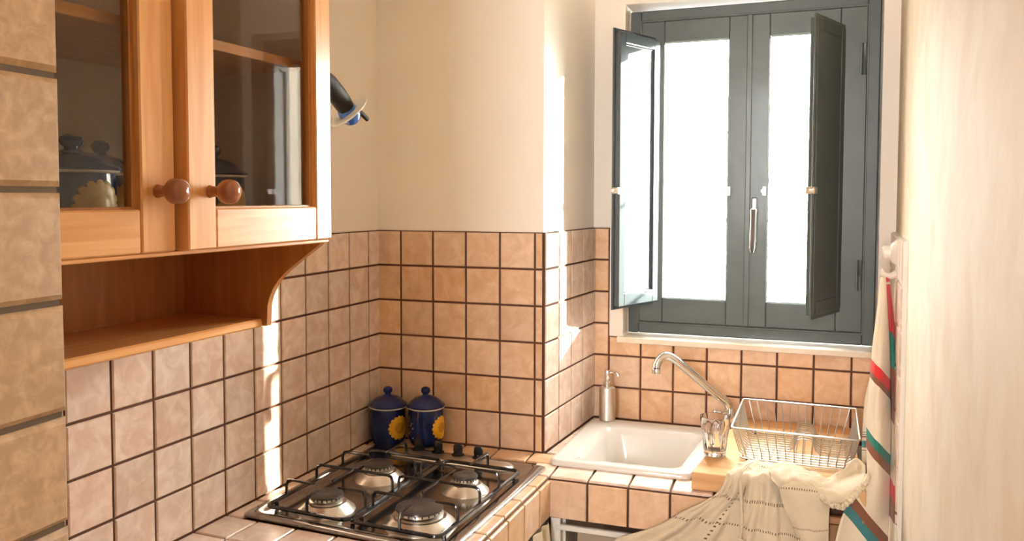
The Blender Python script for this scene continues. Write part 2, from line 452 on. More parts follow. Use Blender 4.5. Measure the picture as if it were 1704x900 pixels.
# wall behind the camera; its unseen wide opening is added for fill daylight
wb = MB(); wb.box(-3, 5.2, -46, -45, FLOOR, CEIL); wb.box(12.0, 14, -46, -45, FLOOR, CEIL)
wb.box(5.2, 12.0, -46, -45, FLOOR, -1.5); wb.box(5.2, 12.0, -46, -45, 10.5, CEIL)
struct(wb.build('wall_rear', M_plaster))

# ---------------------------------------------------------------- window wall with its opening
T = 3.19
WS0, WS1, WZ0, WZ1 = .95, 8.16, -3.42, 6.85
mb = MB()
mb.box(-1.3, WS0, 0, T, FLOOR, CEIL); mb.box(WS1, 9.6, 0, T, FLOOR, CEIL)
mb.box(WS0, WS1, 0, T, FLOOR, WZ0); mb.box(WS0, WS1, 0, T, WZ1, CEIL)
wall_win = struct(mb.build('wall_window', M_plaster)); wall_win.location = W0; wall_win.rotation_euler = (0, 0, AW)
wall_win.matrix_basis  # parts of this wall stand in its own frame
Wm = Matrix.Translation(W0) @ Matrix.Rotation(AW, 4, 'Z')
def wbed(u0, u1, v0, v1):
    MB().box(u0, u1, -.035, .02, v0, v1).build('grout', M_grout, wall_win)
def wtiles(us, vs, m=M_tile):
    Nn = Vector((0, -1, 0))
    for i in range(len(us)-1):
        for j in range(len(vs)-1):
            a, b = us[i+1]-us[i], vs[j+1]-vs[j]
            o = bpy.data.objects.new('tile', tile_mesh(a, b, m)); C.objects.link(o); o.parent = wall_win
            o.location = ((us[i]+us[i+1])/2, -random.uniform(0, .006), (vs[j]+vs[j+1])/2)
            o.rotation_euler = (random.uniform(-.004, .004), 0, random.uniform(-.004, .004))
wbed(0, .52, -6.1, 0); wtiles([0.03, .52], rows)
wus = [.5217+k for k in range(9)]
wbed(.52, 8.55, -6.1, -3.40); wtiles(wus, [-6, -5, -4, -3.40])
wus_r = [8.0217, 8.5]
# window reveal lining, slightly splayed on the left
mb = MB(); mb.prism([(.62, 0), (WS0+.03, .72), (WS0-.02, .72), (.55, .02)], -3.40, 6.9, 'z'); mb.build('reveal', M_reveal, wall_win)

# ---------------------------------------------------------------- window_1
win = bpy.data.objects.new('window_1', None); C.objects.link(win); win.location = W0; win.rotation_euler = (0, 0, AW); struct(win)
def frame_ring(x0, x1, z0, z1, wd, y0, y1, b=.03):
    m_ = MB(); m_.box(x0, x0+wd, y0, y1, z0, z1, b); m_.box(x1-wd, x1, y0, y1, z0, z1, b)
    m_.box(x0+wd-.01, x1-wd+.01, y0, y1, z0, z0+wd, b); m_.box(x0+wd-.01, x1-wd+.01, y0, y1, z1-wd, z1, b); return m_
FY = .70
fr = frame_ring(.97, 8.14, -3.35, 6.76, .34, FY, FY+.8); 
fr.box(1.28, 1.34, FY-.05, FY+.1, -3.0, 6.42, .01); fr.box(7.78, 7.84, FY-.05, FY+.1, -3.0, 6.42, .01)
fr.box(1.28, 7.84, FY-.05, FY+.1, -3.05, -2.99, .01); fr.box(1.28, 7.84, FY-.05, FY+.1, 6.4, 6.46, .01)
for ring_ in (frame_ring(1.2, 7.92, -3.12, 6.52, .22, FY+.085, FY+.2),): fr.add(ring_.v, ring_.f)      # rebate the sashes close against
fr.build('window_frame', M_paint, win)
def sash(x0, x1, px0, px1):
    s = MB(); y0, y1 = FY-.08, FY+.07; z0, z1, p0, p1 = -2.98, 6.40, -2.2, 5.73
    s.box(x0, px0, y0, y1, z0, z1, .03); s.box(px1, x1, y0, y1, z0, z1, .03)
    s.box(px0-.02, px1+.02, y0, y1, z0, p0, .03); s.box(px0-.02, px1+.02, y0, y1, p1, z1, .03)
    so = s.build('sash', M_paint, win)
    MB().box(px0-.05, px1+.05, FY+.02, FY+.05, p0-.05, p1+.05).build('pane', M_glass, so)
    bd = frame_ring(px0, px1, p0, p1, (.02), FY-.0, FY+.065, .008); bd.build('glazing_bead', M_paint, so)
    return so
sl = sash(1.32, 4.55, 2.06, 3.98); sr = sash(4.58, 7.80, 5.16, 7.08)
MB().box(4.5, 4.66, FY-.14, FY+.06, -2.97, 6.40, .02).build('cover_strip', M_paint, sr)
# catches, screws, hinges on the sashes
def catch(x, z, par):
    c = MB(); c.box(x-.05, x+.05, FY-.16, FY-.06, z-.14, z+.14, .015); c.box(x-.09, x-.03, FY-.22, FY-.1, z-.05, z+.05, .01)
    c.build('catch', M_steel_b, par)
catch(4.03, 1.14, sl); catch(5.05, 1.14, sr)
def hinge(x, y, z, par, h=.5, r=.05, m=M_paint):
    hb = MB(); hb.lathe([(0, -h/2), (r, -h/2), (r, -.02), (r*.8, 0), (r, .02), (r, h/2), (0, h/2)], 10, (x, y, z))
    hb.box(x-.12, x+.12, y+.01, y+.05, z-h/2+.04, z+h/2-.04, .01); hb.build('hinge', m, par)
for z in (4.9, -1.3): hinge(7.72, FY-.13, z, sr, .9, .07); hinge(1.4, FY-.13, z, sl, .9, .07)
# turning handle
hd = MB(); hd.box(4.70, 4.86, FY-.16, FY-.06, -.42, .95, .03); hd.build('handle_plate', M_handle, sr)
hd = MB(); hd.lathe([(0, 0), (.09, 0), (.09, .3), (.07, .33), (0, .33)], 14, (4.78, FY-.56, .55), 'y')
hd.tube([(4.78, FY-.52, .58), (4.78, FY-.56, .3), (4.77, FY-.58, -.1), (4.76, FY-.58, -.55), (4.76, FY-.56, -.68)], [.10, .085, .09, .085, .05], 10)
hd.build('window_handle', M_handle, sr)
# indoor shutters, one leaf on each sash
def shutter(hx, sgn, ang, pm, M_leaf):
    e = bpy.data.objects.new('shutter', None); C.objects.link(e); e.parent = win
    e.location = (hx, FY-.16, -2.28)
    # leaf local: x runs from hinge to free edge, y toward outside when closed
    a = radians(ang)
    e.rotation_euler = (0, 0, -a if sgn > 0 else (-pi + a))
    H, Wd_ = 8.06, 2.1
    sy = 1 if sgn > 0 else -1
    lf = MB(); wd = .30
    y0, y1 = (-.02, .20) if sgn > 0 else (-.20, .02)
    lf.box(0, wd, y0, y1, 0, H, .02); lf.box(Wd_-wd, Wd_, y0, y1, 0, H, .02)
    lf.box(wd-.01, Wd_-wd+.01, y0, y1, 0, wd+.08, .02); lf.box(wd-.01, Wd_-wd+.01, y0, y1, H-wd-.02, H, .02)
    lf.box(-.0, Wd_+.09, y0+(.0 if sgn > 0 else .14), y0+(.06 if sgn > 0 else .20), -.10, H+.10, .01)
    lf.build('leaf_frame', M_leaf, e)
    ym = (y0+y1)/2
    MB().box(wd-.03, Wd_-wd+.03, ym-.03, ym+.03, wd, H-wd).build('leaf_panel', pm, e)
    rb = MB(); t_ = wd+.04
    for (a0, a1, b0, b1) in ((t_, t_+.03, t_+.06, H-t_), (Wd_-t_-.03, Wd_-t_, t_+.06, H-t_), (t_, Wd_-t_, t_+.06, t_+.09), (t_, Wd_-t_, H-t_-.03, H-t_)):
        rb.box(a0, a1, ym-.05, ym+.05, b0, b1, .008)
    rb.build('panel_bead', M_leaf, e)
    la = MB(); yy = (y0-.1 if sgn > 0 else y1+.1)
    la.box(Wd_-.12, Wd_+.10, ym-.13, ym+.13, 3.32, 3.52, .02); la.tube([(Wd_+.05, ym, 3.42), (Wd_+.26, ym, 3.42)], .05, 8)
    la.build('latch', M_steel_b, e)
    for z in (.7, 7.2):
        hb = MB(); hb.lathe([(0, -.22), (.05, -.22), (.05, .22), (0, .22)], 10, (-.03, ym, z)); hb.build('hinge', M_paint, e)
shutter(1.76, 1, 113, M_leafpanel, M_leaf); shutter(7.2, -1, 69, M_leafpanel_d, M_paint)
# marble sill
sb = MB(); sb.box(.80, 8.2, -.22, FY+.1, -3.56, -3.38, .02); st = sb.build('trim_1', M_marble); st.location = W0; st.rotation_euler = (0, 0, AW); struct(st)

# ---------------------------------------------------------------- outside
rl = thing('railing', 'pale metal railing seen faintly outside the window', 'railing', W0+WN*5.2+Vector((0, 0, -4)), AW)
for z in (4.15, 7.25): MB().tube([(-1, 0, z), (11, 0, z)], .05, 8).build('rail', M_rail, rl)
for k in range(9): MB().tube([(-.9+k*1.45, 0, .0), (-.9+k*1.45, 0, 4.1)], .045, 8).build('post', M_rail, rl)
gr = MB().box(-260, 260, 8, 500, -60, -58); struct(gr.build('ground', M_ground))
bl = thing('house', 'dark grey house front outside, mirrored in the open left window shutter', 'building', (135, 76, -58), radians(-60))
MB().box(-45, 45, 0, 30, 0, 46).build('house_wall', M_house, bl)
for k in range(8): MB().box(-45, 45, -.3, .02, 6+k*6, 6.35+k*6).build('string_course', M_course, bl)
MB().prism([(-2, 46), (15, 54), (32, 46)], -46, 46, 'x').build('roof', M_roof, bl)

# ---------------------------------------------------------------- counter, one tiled worktop in an L
ctr = thing('tiled_worktop', 'tiled L-shaped kitchen worktop with brown joints holding hob and sink', 'worktop', (0, 0, -6.5))
cz = -6.0
def cm(): return MB()
def at(mb):     # shift mesh to the thing's frame
    mb.v = [(x, y, z+6.5) for x, y, z in mb.v]; return mb
def Lw(u, v): p = LX*u + LY*v; return (p.x, p.y)
EU = 5.74       # worktop edge, measured out from the left wall
P_corner = (5.64, -1.78)
mb = MB()
mb.prism([Lw(0, -15.5), Lw(EU, -15.5), Lw(EU, -1.78+.29), (5.0, 0), (0, 0)], -7.02, cz-.06, 'z')
mb.prism([(5.5, -1.78), (11.62, -1.78), (11.62, -.75), (5.5, -.75)], -7.02, cz-.06, 'z')
mb.prism([(4.9, -1.0), (5.62, -1.0), (5.75, 4.1), (5.2, 4.1)], -7.02, cz-.06, 'z')
mb.prism([(5.5, 3.4), (12.95, 3.4), (12.95, 3.9), (5.5, 4.1)], -7.02, cz-.06, 'z')
mb.prism([(9.80, -1.3), (12.85, -1.3), (12.9, 3.45), (9.80, 3.45)], -7.02, cz-.06, 'z')
at(mb).build('worktop_base', M_grout, ctr)
ctr_m = Matrix.Translation((0, 0, -6.5))
def ctiles(O, U, V, us, vs, m, skip=None): tiles(ctr, Vector(O)+Vector((0, 0, 0)), U, V, us, vs, m, skip, .06)
HU0, HU1, HV0, HV1 = .05, 5.05, -6.5, -.9
O = (0, 0, cz-.06)
# edge strip beside the hob and its upright face
vjs = [-15.2]+[-(1.49+.83+1.01*k) for k in range(12, -1, -1)]+[-1.49]
ctiles(O, LX, LY, [5.12, EU], vjs, M_tile)
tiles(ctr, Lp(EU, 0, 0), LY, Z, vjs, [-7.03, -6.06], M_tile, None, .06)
# front area of the hob counter, in front of the hob (u joints read off the photo)
vf = [-15.6+.0]+[-(.612+k) for k in range(14, 5, -1)]
ctiles(O, LX, LY, [.05, .92, 1.92, 2.92, 3.92, 5.12], vf, M_tile_left)
# left strip between hob and wall, back strip behind the hob
ctiles(O, LX, LY, [.05, .52], [-(.612+k) for k in range(6, 0, -1)]+[-.95], M_tile_left)
ctiles(O, (1, 0, 0), (0, 1, 0), [.06]+[.7486+k for k in range(5)]+[5.62], [-.86, -.06], M_tile)
ctiles(O, (1, 0, 0), (0, 1, 0), [5.05, 5.66], [-1.78, -.86], M_tile_left)
# sink counter: front strip, upright face, narrow strip by the return wall
xs = [5.66]+[6.64+k for k in range(6)]
ctiles(O, (1, 0, 0), (0, 1, 0), xs, [-1.80, -.80], M_tile_left)
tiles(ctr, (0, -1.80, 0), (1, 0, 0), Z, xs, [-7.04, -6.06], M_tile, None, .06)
ctiles((XE+.07, 0, cz-.06), (cos(AR), -sin(AR), 0), RD, [.0, .62], [.03, 1.0, 2.0, 3.0, 4.0], M_tile_left)
ctiles((5.5, 0, cz-.06), (1, 0, 0), (0, 1, 0), [.3+k for k in range(8)], [3.3, 4.0], M_tile)

# under the worktop
lower = thing('base_cabinet', 'dark open cupboard under the tiled sink worktop with brown door at right', 'cabinet', (9.6, 1.0, FLOOR))
MB().box(-3.75, -3.6, -2.45, 2.6, 0, 7.95).build('side_panel', M_offwhite, lower)
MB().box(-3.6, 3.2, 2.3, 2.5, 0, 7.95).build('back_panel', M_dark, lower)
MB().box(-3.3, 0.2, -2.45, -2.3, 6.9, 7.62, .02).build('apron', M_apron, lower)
d_ = MB(); d_.box(2.06, 3.25, -2.74, -2.60, .6, 8.62, .03); d_.box(2.06, 3.25, -2.78, -2.62, 8.66, 8.82, .02); d_.build('door', M_brown, lower)
l2 = thing('base_unit', 'plain cupboard carcass under the hob worktop behind the gathered curtain', 'cabinet', (2.8, -8, FLOOR), -AL)
MB().box(-2.3, 2.3, -7, 7, 0, 7.9).build('carcass', M_offwhite, l2)
rail = MB(); rail.box(5.82, 9.6, -1.74, -1.62, -7.36, -7.22, .02); rail.box(5.68, 5.93, -1.72, -1.56, -14.9, -7.06, .02)
tag(rail.build('curtain_rail', M_white), 'white curtain rail fixed under the front edge of the sink worktop', 'rail')
# gathered curtain below the hob worktop edge
gridc = []
for i in range(9):
    t = i/8; z = -7.06-t*7.0; row = []
    for k in range(121):
        s = k/120; v = -1.75-s*7.5
        bulge = .10+.12*min(1, t*5)+(.05+.06*min(1, t*4))*sin(s*95+.6*sin(s*30))+.25*t*.3
        p = LX*(5.72+bulge)+LY*v; row.append((p.x, p.y, z))
    gridc.append(row)
tag(sheet('curtain', gridc, M_linen, None, lambda a, b, p: (b, a), .02), 'cream gathered curtain hanging below the hob worktop edge', 'curtain')

# ---------------------------------------------------------------- hob
HA = .068
hob = thing('gas_hob', 'stainless steel four-burner gas hob set into the tiled worktop', 'hob', (.087, -6.584, -5.985), -HA)
HWu, HWv = 5.0, 5.62
h = MB()
rings = [rrect(0, HWu, 0, HWv, .10, 0), rrect(0, HWu, 0, HWv, .10, .045), rrect(.03, HWu-.03, .03, HWv-.03, .10, .07),
         rrect(.22, HWu-.34, .16, HWv-.12, .18, .085), rrect(.30, HWu-.42, .24, HWv-.95, .20, .03), rrect(.45, HWu-.60, .4, HWv-1.1, .2, .03)]
h.loft(rings, True, True, True); h.build('hob_plate', M_steel, hob)
pn = MB(); pn.loft([rrect(.75, 4.28, 4.82, 5.42, .28, .05), rrect(.80, 4.23, 4.87, 5.37, .26, .12), rrect(.95, 4.08, 5.0, 5.26, .13, .155)], True, False, True)
pn.build('control_panel', M_steel_b, hob)
for i, u in enumerate((1.46, 2.05, 2.64, 3.23)):
    k = MB(); k.lathe([(0, .12), (.17, .12), (.17, .17), (.12, .19), (.11, .27), (0, .27)], 20, (u, 5.30, 0))
    k.loft([rrect(u-.13, u+.13, 5.30-.05, 5.30+.05, .04, .25, 3), rrect(u-.12, u+.12, 5.30-.055, 5.30+.055, .05, .40, 3), rrect(u-.08, u+.08, 5.30-.03, 5.30+.03, .03, .44, 3)], True, True, True)
    k.build('control_knob', M_black, hob)
for (u, v, R) in ((1.50, 1.0, .37), (1.47, 3.25, .37), (3.80, 3.30, .30), (3.76, 1.12, .51)):
    b = MB(); b.lathe([(0, .02), (R+.27, .02), (R+.26, .05), (R+.08, .20), (R+.07, .215), (R+.03, .21), (R+.02, .19), (0, .19)], 40, (u, v, 0))
    bo = b.build('burner', M_steel_b, hob)
    r_ = MB(); r_.lathe([(0, .22), (R*1.02, .22), (R*1.02, .27), (R*.92, .29), (R*.90, .34), (R*.86, .35), (0, .35)], 40, (u, v, 0)); r_.build('burner_ring', M_steel_b, bo)
    f_ = MB()
    for q in range(20):
        a = 2*pi*q/20; f_.box(u+cos(a)*R*.9-.012, u+cos(a)*R*.9+.012, v+sin(a)*R*.9-.012, v+sin(a)*R*.9+.012, .30, .36)
    f_.build('flame_slots', M_black, bo)
    c_ = MB(); c_.lathe([(0, .35), (R*.95, .35), (R, .37), (R*.98, .40), (R*.8, .425), (R*.45, .42), (0, .41)], 40, (u, v, 0)); c_.build('burner_cap', M_cap, bo)
    ig = MB(); ig.lathe([(0, .1), (.03, .1), (.03, .33), (.0, .35)], 8, (u+R*1.12*cos(2.3), v+R*1.12*sin(2.3), 0)); ig.build('igniter', M_white, bo)
def grate(u0, u1, v0, v1, burners):
    gm = MB(); z = .20; r = .034
    gm.tube([p for p in rrect(u0, u1, v0, v1, .16, z, 5)], .046, 8, closed=True)
    go = gm.build('pan_support', M_enamel, hob)
    for (a, b) in ((u0+.05, v0+.3), (u1-.05, v0+.3), (u0+.05, v1-.3), (u1-.05, v1-.3)):
        MB().lathe([(0, .06), (.05, .06), (.04, z), (0, z)], 8, (a, b, 0)).build('foot', M_black, go)
    def finger(p, q, tip=None):
        # p on the frame, q inner end, raised to .52
        hz = .56; P, Q = Vector((*p, z)), Vector((*q, hz)); T_ = Vector((p[0], p[1], hz)); d = (Vector((q[0], q[1], hz))-T_).normalized()
        pts = [P, P+Vector((0, 0, .22)), T_-Vector((0, 0, .09))+d*.015, T_+d*.05-Vector((0, 0, .015)), T_+d*.12, Q]
        MB().tube(pts, [r, r, r, r, r, r*.7], 8).build('prong', M_enamel, go)
    vm = (burners[0][1]+burners[1][1])/2+.02
    hz = .56; um = (u0+u1)/2
    bar = [(u0, vm, z), (u0, vm, hz-.12), (u0+.03, vm, hz-.03), (u0+.12, vm, hz), (u1-.12, vm, hz), (u1-.03, vm, hz-.03), (u1, vm, hz-.12), (u1, vm, z)]
    MB().tube(bar, r, 8).build('cross_bar', M_enamel, go)
    for (bu, bv, R) in burners:
        finger((u0, bv), (bu-R*.75, bv)); finger((u1, bv), (bu+R*.75, bv))
    (b0u, b0v, R0_), (b1u, b1v, R1_) = burners
    finger((b0u, v0), (b0u, b0v-R0_*.75)); finger((b1u, v1), (b1u, b1v+R1_*.75))
    MB().tube([(um, b0v+R0_*.7, hz+.01), (um, b1v-R1_*.7, hz+.01)], r*.8, 8).build('prong', M_enamel, go)
grate(.42, 2.50, .28, 4.62, [(1.50, 1.0, .40), (1.47, 3.25, .40)])
grate(2.62, 4.66, .28, 4.62, [(3.76, 1.12, .52), (3.80, 3.30, .33)])

# ---------------------------------------------------------------- blue canisters
def petals(mb, ang0, R, zc, rr, n=16, bump=.02):
    """raised sunflower on a cylinder of radius R, centred at angle ang0 and height zc"""
    def pos(a, b, h):
        t = ang0+a/R; return ((R+h)*cos(t), (R+h)*sin(t), zc+b)
    N_ = n*6; ring0 = []; rows_ = []
    for lvl, (s, hh) in enumerate(((1.0, .0), (.94, bump), (.7, bump*1.6), (.45, bump*1.2))):
        row = []
        for k in range(N_):
            a = 2*pi*k/N_; rad = rr*(s if lvl > 1 else s*(.86+.14*abs(cos(n*a/2))**.6))
            row.append(pos(rad*cos(a), rad*sin(a), hh))
        rows_.append(row)
    mb.loft(rows_, True, False, True)
def heart(mb, ang0, R, zc, rr, h0):
    rows_ = []
    for s, hh in ((1, h0*.6), (.8, h0), (.3, h0*1.1)):
        rows_.append([((R+hh)*cos(ang0+rr*s*cos(2*pi*k/20)/R), (R+hh)*sin(ang0+rr*s*cos(2*pi*k/20)/R), zc+rr*s*sin(2*pi*k/20)) for k in range(20)])
    mb.loft(rows_, True, False, True)
def canister(loc, label, ang, R=.50, H=1.03, blue=None, yel=None, group=None, lid_h=.34):
    blue = blue or M_blue; yel = yel or M_yellow
    t = thing('canister', label, 'canister', loc, 0, group)
    b = MB(); b.lathe([(0, 0), (R*.80, 0), (R*.86, .03), (R*.95, .14), (R, .28), (R, H-.08), (R*.98, H), (R*.9, H), (R*.9, H-.05), (0, H-.05)], 48); b.build('body', blue, t)
    rm = MB(); rm.lathe([(R*.9, H), (R*1.05, H), (R*1.09, H+.02), (R*1.07, H+.045), (R*.9, H+.045)], 48); rm.build('rim', M_cream, t)
    z = H+.04
    l = MB(); l.lathe([(R*.9, z), (R*1.08, z), (R*1.12, z+.03), (R*1.07, z+.06), (R*.95, z+.09), (R*.80, z+.17), (R*.55, z+.25), (R*.28, z+.29), (R*.20, z+.31), (0, z+.31)], 48)
    lo = l.build('lid', blue, t)
    k = MB(); k.lathe([(0, z+.29), (R*.17, z+.29), (R*.16, z+.34), (R*.24, z+.38), (R*.27, z+.43), (R*.24, z+.49), (R*.12, z+.53), (0, z+.535)], 24); k.build('lid_knob', blue, lo)
    p = MB(); petals(p, ang, R, H*.50, .34*R/.50); po = p.build('sunflower', yel, t)
    hq = MB(); heart(hq, ang, R, H*.50, .15*R/.50, .045); hq.build('sunflower_heart', M_yellow_d if yel is M_yellow else yel, po)
    dts = MB(); rnd = random.Random(int(abs(loc[0])*100))
    for q in range(26):
        a = ang+pi*.36+rnd.uniform(0, 3.6); zz = rnd.uniform(.15, H-.1)
        rr = .018; n_ = Vector((cos(a), sin(a), 0)); c_ = n_*(R+.004)+Vector((0, 0, zz)); tt = Vector((-sin(a), cos(a), 0))
        vs = [c_+tt*rr*cos(2*pi*i/6)+Vector((0, 0, 1))*rr*sin(2*pi*i/6) for i in range(6)]+[c_+n_*.008]
        dts.add(vs, [(i, (i+1) % 6, 6) for i in range(6)])
    for q in range(9):
        a = rnd.uniform(0, 6.28); s = rnd.uniform(.35, .9); n_ = Vector((cos(a), sin(a), 0)); rr = .018
        c_ = n_*R*s + Vector((0, 0, z+.285-.20*max(0, (s-.28))/.62*1.0+.012)); tt = Vector((-sin(a), cos(a), 0))
        vs = [c_+tt*rr*cos(2*pi*i/6)+n_*rr*sin(2*pi*i/6) for i in range(6)]+[c_+Vector((0, 0, .012))]
        dts.add(vs, [(i, (i+1) % 6, 6) for i in range(6)])
    dt = dts.build('painted_dots', M_cream, t); dt['kind'] = 'stuff'
    return t
g_ = 'blue sunflower canisters on the worktop'
canister((.60, -.62, -5.99), 'blue lidded canister with yellow sunflower in the tiled corner, left of the pair', -.42, group=g_)
canister((1.76, -.60, -5.905), 'blue lidded canister with yellow sunflower beside the hob knobs, right one of the pair', -.12, R=.49, H=1.02, group=g_)

# ---------------------------------------------------------------- wall cabinet
CS = 11.51                                          # where the doors meet, measured along the left wall
p = Lp(0, CS, -1.56)
cab = thing('wall_cabinet', 'honey-coloured wooden wall cabinet with two glass doors above an open shelf', 'cabinet', p, -AL)
ZB = 1.56                                           # local z = absolute z + 1.56
def cz_(z): return z+ZB
yf, yn = CS-7.67, CS-15.35                          # far and near end, local y
Ztop = 7.6
MB().box(.07, 3.25, yf-.17, yf, cz_(.12), cz_(Ztop), .01).build('side_panel', M_inside, cab)
MB().box(.07, 3.25, yn, yn+.17, cz_(.12), cz_(Ztop), .01).build('side_panel', M_inside, cab)
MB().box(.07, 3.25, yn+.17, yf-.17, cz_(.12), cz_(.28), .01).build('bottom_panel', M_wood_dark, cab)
MB().box(.07, 3.25, yn+.17, yf-.17, cz_(Ztop-.17), cz_(Ztop), .01).build('top_panel', M_wood_h, cab)
MB().box(.07, .14, yn+.17, yf-.17, cz_(.28), cz_(Ztop-.17)).build('back_panel', M_inside, cab)
MB().box(.14, 3.08, yn+.17, yf-.17, cz_(3.28), cz_(3.45), .01).build('shelf', M_wood_h, cab)
MB().box(2.95, 3.22, -.09, .09, cz_(.28), cz_(Ztop-.17), .01).build('centre_post', M_wood_v, cab)
def door(y0, y1, knob_y, hinge_w, free_w, free_at_low):
    e = bpy.data.objects.new('door', None); C.objects.link(e); e.parent = cab; 
    a = .041 if free_at_low else 0.       # the right door stands a little ajar, hinged at its far edge
    e.rotation_euler = (0, 0, a); e.location = (3.26+y1*sin(a), y1-y1*cos(a), 0)
    lo_w, hi_w = (free_w, hinge_w) if free_at_low else (hinge_w, free_w)
    z0, z1 = cz_(.17), cz_(7.5)
    MB().box(0, .29, y0, y0+lo_w, z0, z1, .022).build('stile', M_wood_v, e)
    MB().box(0, .29, y1-hi_w, y1, z0, z1, .022).build('stile', M_wood_v, e)
    MB().box(0, .285, y0+lo_w+.008, y1-hi_w-.008, z0, z0+.60, .022).build('rail', M_wood_h, e)
    MB().box(0, .285, y0+lo_w+.008, y1-hi_w-.008, z1-.6, z1, .022).build('rail', M_wood_h, e)
    a, b, c, d = y0+lo_w, y1-hi_w, z0+.60, z1-.6
    bd = MB()
    for (q0, q1, r0, r1) in ((a-.01, a+.07, c, d), (b-.07, b+.01, c, d), (a, b, c-.01, c+.035), (a, b, d-.07, d+.01)): bd.box(.03, .19, q0, q1, r0, r1, .012)
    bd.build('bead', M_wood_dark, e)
    MB().box(.09, .12, a-.02, b+.02, c-.02, d+.02).build('glass_pane', M_cabglass, e)
    k = MB(); k.lathe([(0, .28), (.10, .28), (.085, .32), (.075, .42), (.085, .46), (.13, .50), (.175, .57), (.185, .64), (.165, .72), (.10, .78), (0, .80)], 28, (0, knob_y, cz_(1.02)), 'x')
    k.build('door_knob', M_knob, e)
door(.0, yf, .46, .50, .60, True)
door(yn, -.075, -.40, .50, .62, False)
# lip under the doors
MB().box(3.1, 3.50, yn, yf, cz_(.10), cz_(.165), .015).build('lower_lip', M_wood_h, cab)
# open shelf with shaped brackets
MB().box(.07, 2.06, yn+.1, yf-.14, cz_(-1.56), cz_(-1.40), .03).build('open_shelf', M_wood_h, cab)
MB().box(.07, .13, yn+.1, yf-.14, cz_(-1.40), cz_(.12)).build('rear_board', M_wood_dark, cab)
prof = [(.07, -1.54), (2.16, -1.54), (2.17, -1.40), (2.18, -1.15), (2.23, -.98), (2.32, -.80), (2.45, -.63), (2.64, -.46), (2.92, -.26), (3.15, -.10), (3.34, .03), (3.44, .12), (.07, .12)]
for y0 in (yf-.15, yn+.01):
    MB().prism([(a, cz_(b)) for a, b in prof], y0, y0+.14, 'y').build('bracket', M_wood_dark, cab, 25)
# pots behind the glass
g2 = 'blue canisters inside the glass cabinet'
for (off, s, lab, R) in ((1.95, 11.95, 'blue sunflower canister inside the cabinet behind the left glass door', .60),
                         (1.15, 10.72, 'blue canister half hidden by the door stiles inside the cabinet', .52),
                         (2.05, 9.12, 'blue sunflower canister inside the cabinet behind the right glass door', .54)):
    q = Lp(off, s, .285); canister(q, lab, -.12, R=R, H=1.0, blue=M_blue_dull, yel=M_yellow_pale, group=g2)

# ---------------------------------------------------------------- clip spotlight on the cabinet's far side
sp_o = thing('spotlight', 'small blue spotlight on a black arm beside the wall cabinet', 'lamp', (2.6, -7.42, 3.2))
def L3(x, y, z): return (x-2.6, y+7.42, z-3.2)
MB().tube([L3(2.55, -7.46, 3.3), L3(2.6, -7.1, 3.18), L3(2.6, -6.75, 3.0), L3(2.6, -6.52, 2.86), L3(2.6, -6.40, 2.78)], [.18, .20, .20, .19, .18], 18).build('arm', M_matte, sp_o)
MB().box(-.2, .2, -.12, .1, -.2, .3, .03).build('mount', M_black, sp_o)
dr = Vector((.22, .58, -.72)).normalized()
def alongl(prof, c, d, seg=28):
    m_ = MB(); m_.lathe(prof, seg); q = d.to_track_quat('Z', 'Y').to_matrix(); m_.v = [tuple(q @ Vector(v)+Vector(c)) for v in m_.v]; return m_
c0 = L3(2.6, -6.32, 2.72)
alongl([(0, -.12), (.17, -.12), (.215, -.02), (.22, .08), (.205, .18), (.16, .27), (.08, .32), (0, .33)], c0, dr).build('lamp_head', M_bluegl, sp_o)
alongl([(.355, .03), (.45, .03), (.46, .045), (.45, .06), (.355, .06), (.345, .045), (.355, .03)], c0, Vector((.35, .60, -.70)).normalized()).build('diffuser_ring', M_ring, sp_o)
MB().tube([L3(2.72, -6.14, 2.76), L3(2.74, -5.98, 2.69), L3(2.76, -5.76, 2.58)], [.055, .055, .05], 10).build('switch_lever', M_matte, sp_o)
lb = MB(); 
cc = Vector(c0)+dr*.09
for (a0, a1, zz0, zz1) in ((-.9, -.1, -.04, .04),):
    vs = []
    q = dr.to_track_quat('Z', 'Y').to_matrix()
    for i in range(9):
        an = radians(-95+i*11)
        for hh in (-.05, .03): vs.append(tuple(q @ Vector((.222*cos(an), .222*sin(an), hh))+cc))
    lb.add(vs, [(2*i, 2*i+2, 2*i+3, 2*i+1) for i in range(8)])
lb.build('sticker', M_label, sp_o)

# ---------------------------------------------------------------- sink
snk = thing('sink', 'white ceramic inset sink with rounded rim beside the window', 'sink', (0, 0, -6.0))
def sk(ring): return [(x+(.035+.075*(x-5.4)/3.65)*(y+1), y, z) for x, y, z in ring]
x0, x1, y0, y1 = 5.40, 9.02, -.98, 3.48
s_ = MB()
rg = [rrect(x0+.02, x1-.02, y0+.02, y1-.02, .22, .0), rrect(x0, x1, y0, y1, .24, .03), rrect(x0, x1, y0, y1, .24, .10), rrect(x0+.05, x1-.05, y0+.05, y1-.05, .22, .15),
      rrect(x0+.12, x1-.12, y0+.12, y1-.12, .2, .155), rrect(x0+.50, x1-.35, y0+.42, y1-.62, .35, .125), rrect(x0+.58, x1-.42, y0+.50, y1-.70, .38, .07),
      rrect(x0+.66, x1-.5, y0+.57, y1-.78, .4, -.1), rrect(x0+.80, x1-.62, y0+.66, y1-.90, .45, -.9), rrect(x0+.98, x1-.8, y0+.82, y1-1.05, .4, -1.35), rrect(x0+1.4, x1-1.2, y0+1.2, y1-1.4, .3, -1.42)]
s_.loft([sk(r) for r in rg], True, False, True); s_.build('basin', M_ceramic, snk, 60)
MB().lathe([(0, -1.41), (.22, -1.41), (.24, -1.39), (.20, -1.38), (0, -1.39)], 24, (7.6, 1.2, 0)).build('drain', M_steel_b, snk)

